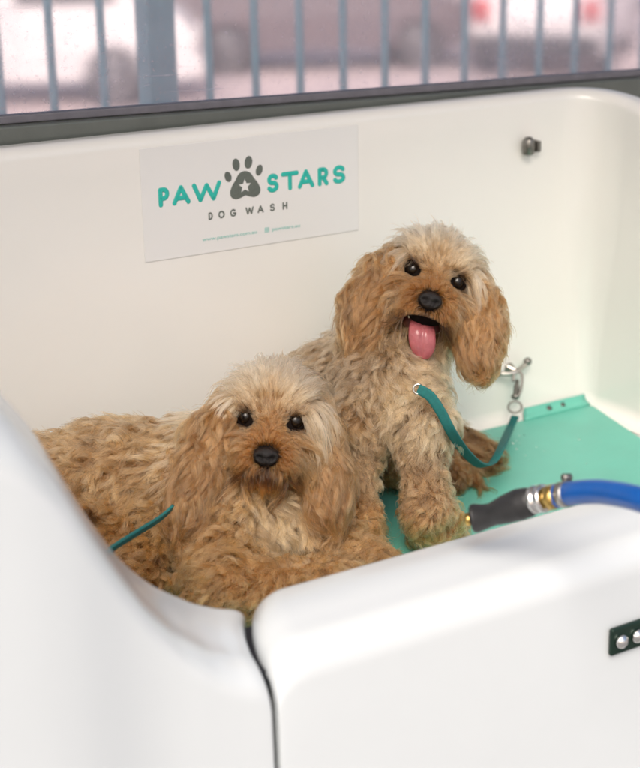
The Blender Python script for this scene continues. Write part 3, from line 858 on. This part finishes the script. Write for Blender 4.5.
    def hlen(p):
        l = lp(p); x, y, z = l.T; ax = np.abs(x)
        L = np.where(y > .006, .034, .052)
        L = np.where((z > -.008) & (y <= .006), .020+.044*np.clip(ax/.026, 0, 1), L)
        L = np.where((z > -.02) & (y > -.026) & (ax < .020) & (y <= .006), .015, L)
        for e in eyes:
            r = np.sqrt((x-e[0])**2+(y-e[1])**2); L = np.where((r < .017) & (z > -.03), np.minimum(L, .009+.4*np.maximum(r-.010, 0)), L)
        L = np.where((y > .006) & (y < .022) & (z > -.03), .020, L)
        L = np.where((z > .035) & (y > -.055), np.minimum(L, .016+.5*np.maximum(ax-.012, 0)), L)
        L = np.where((y < -.045) & (ax < .02), .026, L)
        L = np.where((ax > .037) & (y > -.025) & (y < .026) & (z > -.060), .072, L)
        return L
    def hcol(p):
        l = lp(p); x, y, z = l.T; ax = np.abs(x); nn = vnoise(p, 90, seed)*.12
        c = mixc(np.broadcast_to(CREAM, p.shape), PALE, (y-.015)/.03+nn)
        c = mixc(c, TAN, np.clip(1-ax/.030, 0, 1)*np.clip((y+.01)/.02, 0, 1)*np.clip(1-(y-.02)/.03, 0, 1)*.9+nn)   # tan between the brows
        rd = np.sqrt((x/.040)**2+((y+.040)/.044)**2)
        c = mixc(c, TAN, (1.25-rd)*2.2+nn*2)
        c = mixc(c, RUST, np.where(z > -.03, (1.0-rd)*2.4+nn*2, 0))
        c = mixc(c, CREAM, np.where((y < -.075), (-.070-y)/.02, 0))
        lip = np.abs(y-(-.050-.25*ax)) ; c = mixc(c, BROWN*.22, np.where((z > -.005) & (ax < .034), (.0055-lip)/.003, 0))
        for e in eyes:
            r = np.sqrt((x-e[0])**2+(y-e[1])**2); c = mixc(c, BROWN*.30, np.where(z > -.03, (.0165-r)/.006, 0))
        return c
    def htip(p):
        l = lp(p); x, y, z = l.T; ax = np.abs(x); c = hcol(p)
        return mixc(c, CREAM*1.12, np.where(y < .006, .85*np.clip((ax-.024)/.014, 0, 1)*(y < -.012), .2))
    hs = lambda p: is_head(p)
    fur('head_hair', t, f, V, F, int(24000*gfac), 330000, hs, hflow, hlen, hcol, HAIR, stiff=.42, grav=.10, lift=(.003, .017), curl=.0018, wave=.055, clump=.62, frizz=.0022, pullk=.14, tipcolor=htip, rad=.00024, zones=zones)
    # ---------------- body coat
    def bkeep(p):
        k = ~is_head(p)
        if extra_keep is not None: k &= extra_keep(p)
        return k
    def fbody_flow(p, n): return body_flow(p, n)
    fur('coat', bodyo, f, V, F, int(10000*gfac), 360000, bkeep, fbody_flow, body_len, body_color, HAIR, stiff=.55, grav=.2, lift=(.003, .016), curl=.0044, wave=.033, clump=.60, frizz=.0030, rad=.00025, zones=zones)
    # ---------------- ears with their long hair
    for E, Pe in zip(ears, ear_sdfs):
        fe = make_sdf(Pe, .012); Ea = np.array(E)
        def ekeep(p, r0=Ea[0], t0=Ea[-1]): return ((p-r0)@(t0-r0))/((t0-r0)@(t0-r0)) < .97
        Ve, Fe = nets(fe, Ea.min(0)-.04, Ea.max(0)+.04, .005)
        eo = build('ear', Ve, Fe, sk, t)
        root, tip = Ea[0], Ea[-1]
        ax = (tip-root)/np.linalg.norm(tip-root); outv = Ea[1]-O-A@np.array([0, -.02, -.05]); outv = outv-ax*(outv@ax); outv /= np.linalg.norm(outv)
        L = np.linalg.norm(tip-root)
        def eflow(p, n, ax=ax, outv=outv): return norm(ax+.16*(n-ax*np.sum(n*ax, 1, keepdims=True))+.06*outv)
        def elen(p, root=root, ax=ax, L=L):
            s = np.clip(((p-root)@ax)/L, 0, 1); return .040+.034*s
        def ecol(p, root=root, ax=ax, L=L):
            s = np.clip(((p-root)@ax)/L, -.2, 1); nn = vnoise(p, 70, seed+5)*.3
            c = mixc(np.broadcast_to(CREAM*.8, p.shape), TAN, s*2.2+.55+nn); return mixc(c, mixc(np.broadcast_to(GOLD, p.shape), BROWN*1.1, nn+.35), (s-.12)*1.6+nn)
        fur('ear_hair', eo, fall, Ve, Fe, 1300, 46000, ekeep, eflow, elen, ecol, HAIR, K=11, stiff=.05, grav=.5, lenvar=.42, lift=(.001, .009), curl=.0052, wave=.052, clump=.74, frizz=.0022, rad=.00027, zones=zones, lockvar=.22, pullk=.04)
    return t, bodyo, f, W
def E_r(E):
    n = len(E); return [.012, .016, .018, .016][:n]

# ------------------------------------------------------------------ dog lying on the left
OB = at(270.5, 419, 1.875); AB = head_axes(radians(4.7), radians(10))
WB = lambda x, y, z: OB+AB@np.array([x, y, z])
nb = WB(0, -.02, -.09)
def g3(*a): return np.array(a, float)
bodyB = [rc((.585, -.165, .100), (.70, -.185, .105), .082, .084), rc((.70, -.185, .105), (.80, -.245, .105), .084, .080),
         rc((.80, -.245, .105), (.835, -.305, .080), .078, .052),
         rc((.832, -.29, .10), nb, .054, .044),
         rc((.60, -.25, .075), (.66, -.29, .045), .062, .045), rc((.66, -.29, .035), (.60, -.37, .025), .030, .024),
         rc((.775, -.335, .070), (.745, -.395, .045), .042, .033), rc((.745, -.395, .045), (.850, -.440, .038), .033, .027), rc((.850, -.440, .038), (.892, -.432, .030), .028, .027),
         rc((.875, -.325, .070), (.905, -.345, .045), .040, .033), rc((.905, -.345, .045), (.950, -.385, .026), .030, .025), rc((.950, -.385, .026), (.968, -.40, .022), .025, .022),
         rc((.55, -.13, .05), (.50, -.20, .03), .03, .018)]
def bcolB(p):
    nn = vnoise(p, 40, 11)*.35; l = local(p, OB, AB)
    c = mixc(np.broadcast_to(APR*.86, p.shape), GOLD*.9, nn+.25)
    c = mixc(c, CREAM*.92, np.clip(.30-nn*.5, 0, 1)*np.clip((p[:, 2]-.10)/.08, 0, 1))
    dch = np.linalg.norm(p-np.array((.84, -.37, .11)), axis=1); c = mixc(c, CREAM*np.array((.88, .84, .78)), (.075-dch)/.04)
    return c
def bflowB(p, n):
    d = np.tile(g3(-.75, .18, -.25), (len(p), 1))
    fr = smoothstep(.76, .84, p[:, 0])[:, None]
    d = d*(1-fr)+np.array((.0, -.25, -1))*fr
    leg = (p[:, 2] < .065)[:, None]*fr; d = d*(1-leg)+np.array((.7, -.25, -.2))*leg
    d = d+.42*np.stack([vnoise(p, 75, 21), vnoise(p, 75, 22), vnoise(p, 75, 23)], 1)
    return norm(d-n*np.sum(d*n, 1, keepdims=True)*.7)
def blenB(p): return np.where((p[:, 2] < .075) & (p[:, 1] < -.36), .020, .034)*(1-.25*smoothstep(.93, .97, p[:, 0]))
def P3(x, y, d): return at(x, y, d)
earsB = [[WB(-.046, .010, -.064), P3(213, 432, 1.88), P3(199, 468, 1.865), P3(190, 502, 1.85)],
         [WB(.046, .010, -.064), P3(316, 436, 1.92), P3(324, 468, 1.905), P3(325, 495, 1.895)]]
dogB, bodyoB, fB, _ = dog('apricot', (.76, -.27, 0), 'curly apricot dog lying down on the left with its mouth closed', OB, AB, 0.0, bodyB,
    (.44, -.50, -.03), (1.02, -.02, .33), earsB, bcolB, bflowB, blenB, (.24, .13, .055), 31)

# ------------------------------------------------------------------ dog sitting on the right
OA = at(435, 275.5, 2.035); AA = head_axes(radians(16), radians(4))
WA = lambda x, y, z: OA+AA@np.array([x, y, z])
na = WA(-.01, -.02, -.085)
bodyA = [rc((1.068, -.085, .105), (1.072, -.15, .160), .070, .072), rc((1.072, -.15, .160), (1.095, -.225, .205), .070, .062), ell((1.080, -.262, .192), (.060, .056, .056)),
         rc((1.098, -.215, .21), na, .060, .046),
         rc((1.00, -.13, .075), (.985, -.20, .05), .062, .045), rc((1.15, -.12, .075), (1.19, -.165, .045), .058, .04),
         rc((1.19, -.165, .030), (1.225, -.20, .020), .028, .022), rc((.985, -.20, .03), (.95, -.26, .02), .028, .022),
         rc(at(358, 430, 2.01), at(355, 480, 2.005), .034, .019), rc(at(355, 480, 2.005), at(356, 520, 2.0), .019, .020), rc(at(356, 520, 1.995), on_plane(357, 541, 2, .013), .024, .026),
         rc(at(420, 428, 1.99), at(424, 474, 1.98), .036, .019), rc(at(424, 474, 1.98), at(427, 510, 1.975), .019, .021), rc(at(428, 510, 1.97), on_plane(438, 530, 2, .013), .025, .029),
         rc((1.14, -.08, .05), on_plane(448, 452, 2, .030), .022, .017), rc(on_plane(448, 452, 2, .030), on_plane(474, 455, 2, .026), .017, .012)]
def bcolA(p):
    nn = vnoise(p, 45, 12)*.35
    c = mixc(np.broadcast_to(GREYB*.92, p.shape), CREAM*.9, .14+nn)
    dch = np.linalg.norm((p-np.array((1.085, -.32, .19)))/np.array((.9, 1, 1.1)), axis=1); c = mixc(c, CREAM*1.0, (.085-dch)/.05)
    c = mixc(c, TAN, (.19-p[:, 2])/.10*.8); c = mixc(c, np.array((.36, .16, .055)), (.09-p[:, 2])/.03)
    c = mixc(c, APR*.9, np.where(p[:, 2] > .17, (.99-p[:, 0]-p[:, 1]*.1)/.05, 0))
    c = mixc(c, BROWN*1.1, np.where(is_tail(p) | ((p[:, 0] > 1.16) & (p[:, 2] < .09)), 1.0, 0))
    c = mixc(c, BROWN*.4, np.where((p[:, 1] > -.255) & (p[:, 2] < .12) & (p[:, 0] < 1.13) & (p[:, 0] > 1.0), .8, 0))  # belly behind the forelegs: shade between the legs put into the fur colour
    return c
TA = on_plane(462, 455, 2, .028)
def is_tail(p): return (np.linalg.norm((p-TA)/np.array((1.2, 1, 1.3)), axis=1) < .055) & (p[:, 0] > 1.19)
def bflowA(p, n):
    d = np.tile(g3(-.10, -.05, -1), (len(p), 1))
    tail = is_tail(p)[:, None]; d = np.where(tail, np.array((.75, -.55, -.25)), d)
    paw = ((p[:, 2] < .05) & ~tail[:, 0])[:, None]; d = np.where(paw, np.array((.15, -.8, -.5)), d)
    d = d+np.where(tail, .2, .65)*np.stack([vnoise(p, 75, 41), vnoise(p, 75, 42), vnoise(p, 75, 43)], 1)
    return norm(d-n*np.sum(d*n, 1, keepdims=True)*.7)
def blenA(p):
    L = np.where(p[:, 2] < .055, .022, np.where(p[:, 2] < .15, .014, .034))
    L = np.where((p[:, 2] < .175) & (p[:, 2] >= .15), .021, L)
    L = np.where((p[:, 2] < .165) & (p[:, 1] > -.285), .014, L)
    return np.where(is_tail(p), .06, L)
earsA = [[WA(-.046, .014, -.066), P3(382, 275, 2.055), P3(369, 298, 2.045), P3(365, 314, 2.04)],
         [WA(.046, .014, -.066), P3(479, 305, 2.065), P3(480, 325, 2.05), P3(477, 342, 2.035)]]
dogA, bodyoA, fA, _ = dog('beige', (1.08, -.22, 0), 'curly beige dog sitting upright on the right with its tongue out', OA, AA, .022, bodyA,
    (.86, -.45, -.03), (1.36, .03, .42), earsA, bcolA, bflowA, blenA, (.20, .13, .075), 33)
def tongue():
    rows = []
    pts = spline([(0, -.066, .022), (0, -.070, .034), (0, -.081, .041), (0, -.097, .041), (0, -.111, .036)], 6)
    n = len(pts)
    for i, p in enumerate(pts):
        f = i/(n-1); w = .0145+.0042*sin(pi*f*.85); w *= sqrt(max(0, 1-max(0, (f-.60)/.405)**2)); row = []
        for j in range(11):
            u = -1+2*j/10; z = -.006*u*u+(-.0032*math.exp(-(u/.14)**2)); row.append(WA(u*w+.27*max(0, -.068-p[1]), p[1], p[2]+z))
        rows.append(row)
    V, F = grid(rows); o = build('tongue', V, F, TONGUE, dogA); s = o.modifiers.new('solid', 'SOLIDIFY'); s.thickness = .005; s.offset = 0
    o.modifiers.new('sub', 'SUBSURF').render_levels = 1
tongue()
def mouth():
    V = []; n_u, n_v = 20, 12; F = []
    for i in range(n_v+1):
        a = pi*i/n_v
        for j in range(n_u):
            b = 2*pi*j/n_u; V.append(WA(sin(a)*cos(b)*.0275, -.068+cos(a)*.0140, .013+sin(a)*sin(b)*.019))
    F = [[i*n_u+j, i*n_u+(j+1) % n_u, (i+1)*n_u+(j+1) % n_u, (i+1)*n_u+j] for i in range(n_v) for j in range(n_u)]
    build('mouth', V, F, MOUTH, dogA)
    build('tooth', *lathe(WA(-.0195, -.058, .027), AA@np.array([0, -1, .1]), [(0, .0022), (.003, .002), (.007, .0004)], 10), TOOTH, dogA)
mouth()

# ------------------------------------------------------------------ collar and leashes
# leash of the sitting dog
LP = [at(418, 389, 1.93), at(430, 396, 1.925), at(441, 412, 1.925), at(452, 433, 1.94), at(466, 453, 2.0), at(480, 465, 2.10), at(492, 463, 2.17), at(501, 448, 2.21), on_plane(509, 430, 1, -.075), on_plane(515.5, 416, 1, -.055)]
Ls = spline(LP, 8)
sd = []
for i in range(len(Ls)):
    f_ = i/(len(Ls)-1); sd.append(RT*(.75-.1*f_)+UP*(.35-.2*f_)+(-FW)*(.3+.2*f_))
t = thing('leash', LP[5], 'teal webbing leash of the sitting dog, looping to the snap hook', 'leash')
build('strap', *sweep(Ls, flat_sect(.0068, .0016), np.array(sd)), WEB, t)
build('strap_ring', *sweep(np.array([LP[0]+(RT*cos(a)+UP*sin(a))*.0062 for a in np.linspace(0, 2*pi, 20, endpoint=False)]), circ(.0016, 8), None, True), STEEL, t)
rc_ = on_plane(515, 407, 1, -.05)
build('ring', *sweep(np.array([rc_+(RT*cos(a)+UP*sin(a)*.85)*.011 for a in np.linspace(0, 2*pi, 24, endpoint=False)]), circ(.0019, 8), None, True), STEEL_D, t)
# snap hook
h0, h1 = on_plane(515, 399, 1, -.045), on_plane(518, 375, 1, -.028)
hd = (h1-h0)/np.linalg.norm(h1-h0); hl = np.linalg.norm(h1-h0)
mb = MB(); mb.add(*lathe(h0, hd, [(0, .004), (.002, .0068), (.006, .0068), (.008, .0045), (hl*.55, .0050), (hl*.6, .0035), (hl*.8, .003)], 14))
hx = RT-hd*(RT@hd); hx /= np.linalg.norm(hx)
lo_ = spline([h0+hd*.006+hx*.005, h0+hd*hl*.5+hx*.008, h1+hx*.007, h1+hd*.006, h1-hx*.007, h0+hd*hl*.7-hx*.006], 6)
mb.add(*sweep(lo_, circ(.0024, 10)))
mb.build('snap_hook', STEEL_D, t)
# leash of the lying dog
t = thing('leash', at(130, 536, 1.70), 'taut teal leash of the lying dog, running behind the left panel', 'leash')
q = [at(172, 508, 1.80), at(158, 520, 1.775), at(132, 536, 1.72), at(104, 554, 1.66), at(70, 578, 1.585)]
sdv = UP*.8+RT*.5-FW*.4
build('strap', *sweep(spline(q, 4), flat_sect(.0060, .0016), sdv), WEB, t)
build('seam', *sweep(spline([p-FW*.0022 for p in q], 4), flat_sect(.0010, .0006), sdv), WEB_D, t)
build('end_ring', *lathe(at(68, 579, 1.582), RT, [(-.004, .006), (0, .009), (.004, .006)], 14), STEEL, t)

# ------------------------------------------------------------------ spray gun and hose
tip = at(473, 518, 1.62); rear = at(560, 497, 1.555)
gd = (rear-tip)/np.linalg.norm(rear-tip); gl = np.linalg.norm(rear-tip)
t = thing('spray_gun', tip, 'black spray gun with a brass tip leaning on the door edge', 'spray gun')
# grip: swept with a changing round section, bent at the head
cp = spline([at(471, 519, 1.61), at(477, 518, 1.608), at(487, 516, 1.60), at(498, 512.5, 1.592), at(510, 508, 1.585), at(522, 504, 1.578), at(533, 501.5, 1.572)], 5)
rk = np.interp(np.linspace(0, 1, len(cp)), [0, .06, .16, .30, .42, .6, .8, .93, 1], np.array([.0130, .0155, .0158, .0135, .0124, .0155, .0172, .0160, .0140]))
V = []; F = []; nn_ = 24
for i, p in enumerate(cp):
    tg = cp[min(i+1, len(cp)-1)]-cp[max(i-1, 0)]; x, y, z = frame(tg)
    for k in range(nn_):
        a = 2*pi*k/nn_; V.append(p+(x*cos(a)*.88+y*sin(a))*rk[i])
for j in range(len(cp)-1):
    for k in range(nn_): F.append([j*nn_+k, j*nn_+(k+1) % nn_, (j+1)*nn_+(k+1) % nn_, (j+1)*nn_+k])
F.append([(len(cp)-1)*nn_+k for k in range(nn_)])
# hollow mouth
r0 = len(V)
x, y, z = frame(cp[1]-cp[0])
for k in range(nn_): a = 2*pi*k/nn_; V.append(cp[0]+z*.001+(x*cos(a)*.88+y*sin(a))*.0092)
for k in range(nn_): a = 2*pi*k/nn_; V.append(cp[0]+z*.014+(x*cos(a)*.88+y*sin(a))*.0088)
for k in range(nn_):
    k2 = (k+1) % nn_; F.append([k, r0+k, r0+k2, k2]); F.append([r0+k, r0+nn_+k, r0+nn_+k2, r0+k2])
F.append([r0+nn_+k for k in range(nn_)])
build('grip', V, F, BLACKP, t)
build('brass_tip', *lathe(cp[0]+z*.013, -z, [(0, .0058), (.012, .0058), (.0135, .0072), (.0185, .0072), (.020, .0055), (.0175, .002)], 18), BRASS, t)
g2 = at(534, 500, 1.572); gd2 = at(562, 495.5, 1.55)-g2; gl2 = np.linalg.norm(gd2)
build('coupling', *lathe(g2, gd2, [(-.002, .0125), (0, .0150), (.004, .0150), (.005, .013), (.009, .013), (.010, .0152), (.013, .0152), (.014, .012)], 24), CHROME, t)
build('coupling_nut', *lathe(g2+gd2*.47, gd2, [(0, .0125), (.001, .0138), (.011, .0138), (.012, .0115), (.016, .0112)], 6), BRASS, t)
hp = spline([at(556, 496.5, 1.556), at(566, 494.5, 1.545), at(580, 492.5, 1.525), at(600, 492, 1.50), at(622, 495, 1.47), at(645, 501, 1.44), at(675, 512, 1.41), at(715, 530, 1.38)], 8)
th = thing('hose', hp[10], 'blue water hose coming over the door to the spray gun', 'hose')
build('tube', *sweep(hp, circ(.0126, 24)), BLUE, th)
cpx = at(566, 494.3, 1.545); cax = hp[10]-hp[6]
build('hose_clamp', *lathe(cpx, cax, [(-.005, .0128), (-.005, .0138), (.005, .0138), (.005, .0128)], 28), STEEL, th)
build('clamp_screw', *lathe(cpx+UP*.017-RT*.004, RT*.9+FW*.4, [(0, .003), (.001, .0042), (.010, .0042), (.011, .003)], 10), STEEL_D, th)

# ------------------------------------------------------------------ light
w = bpy.data.worlds.new('World'); sc.world = w; w.use_nodes = True
nt = w.node_tree; bg = nt.nodes['Background']
sky = nt.nodes.new('ShaderNodeTexSky'); sky.sky_type = 'NISHITA'; sky.sun_disc = False
EL, AZ = radians(46), radians(215)     # azimuth measured clockwise from +y
sky.sun_elevation = EL; sky.sun_rotation = AZ; sky.dust_density = 6; sky.air_density = 1
nt.links.new(sky.outputs[0], bg.inputs[0]); bg.inputs[1].default_value = .15
sl = bpy.data.lights.new('sun', 'SUN'); so = bpy.data.objects.new('sun', sl); COL.objects.link(so)
sl.energy = 1.4; sl.angle = radians(30); sl.color = (1, .96, .90)
dv = Vector((sin(AZ)*cos(EL), cos(AZ)*cos(EL), sin(EL)))
so.rotation_euler = dv.to_track_quat('Z', 'Y').to_euler()
# unseen canopy, added to keep overhead sky light off the tub
can = thing('canopy', (1.1, -.2, -1), 'cream flat canopy on four posts, added out of view to shade the tub', 'canopy')
WHT = mat('cream_sheet', (.72, .68, .62), .5)
bevel(build('shade_roof', *box((1.0, -.35, 1.43), (4.6, 1.0, .06)), WHT, can, smooth=False), .01)
for x, y in ((-1.25, .11), (3.25, .11), (-1.25, -.81), (3.25, -.81)):
    bevel(build('post', *box((x, y, .2), (.06, .06, 2.4)), WHT, can, smooth=False), .004)
sc.view_settings.view_transform = 'Standard'; sc.view_settings.look = 'None'; sc.view_settings.gamma = 1; sc.view_settings.use_curve_mapping = False
sc.view_settings.exposure = 0.36
sc.cycles.max_bounces = 14; sc.cycles.transparent_max_bounces = 12
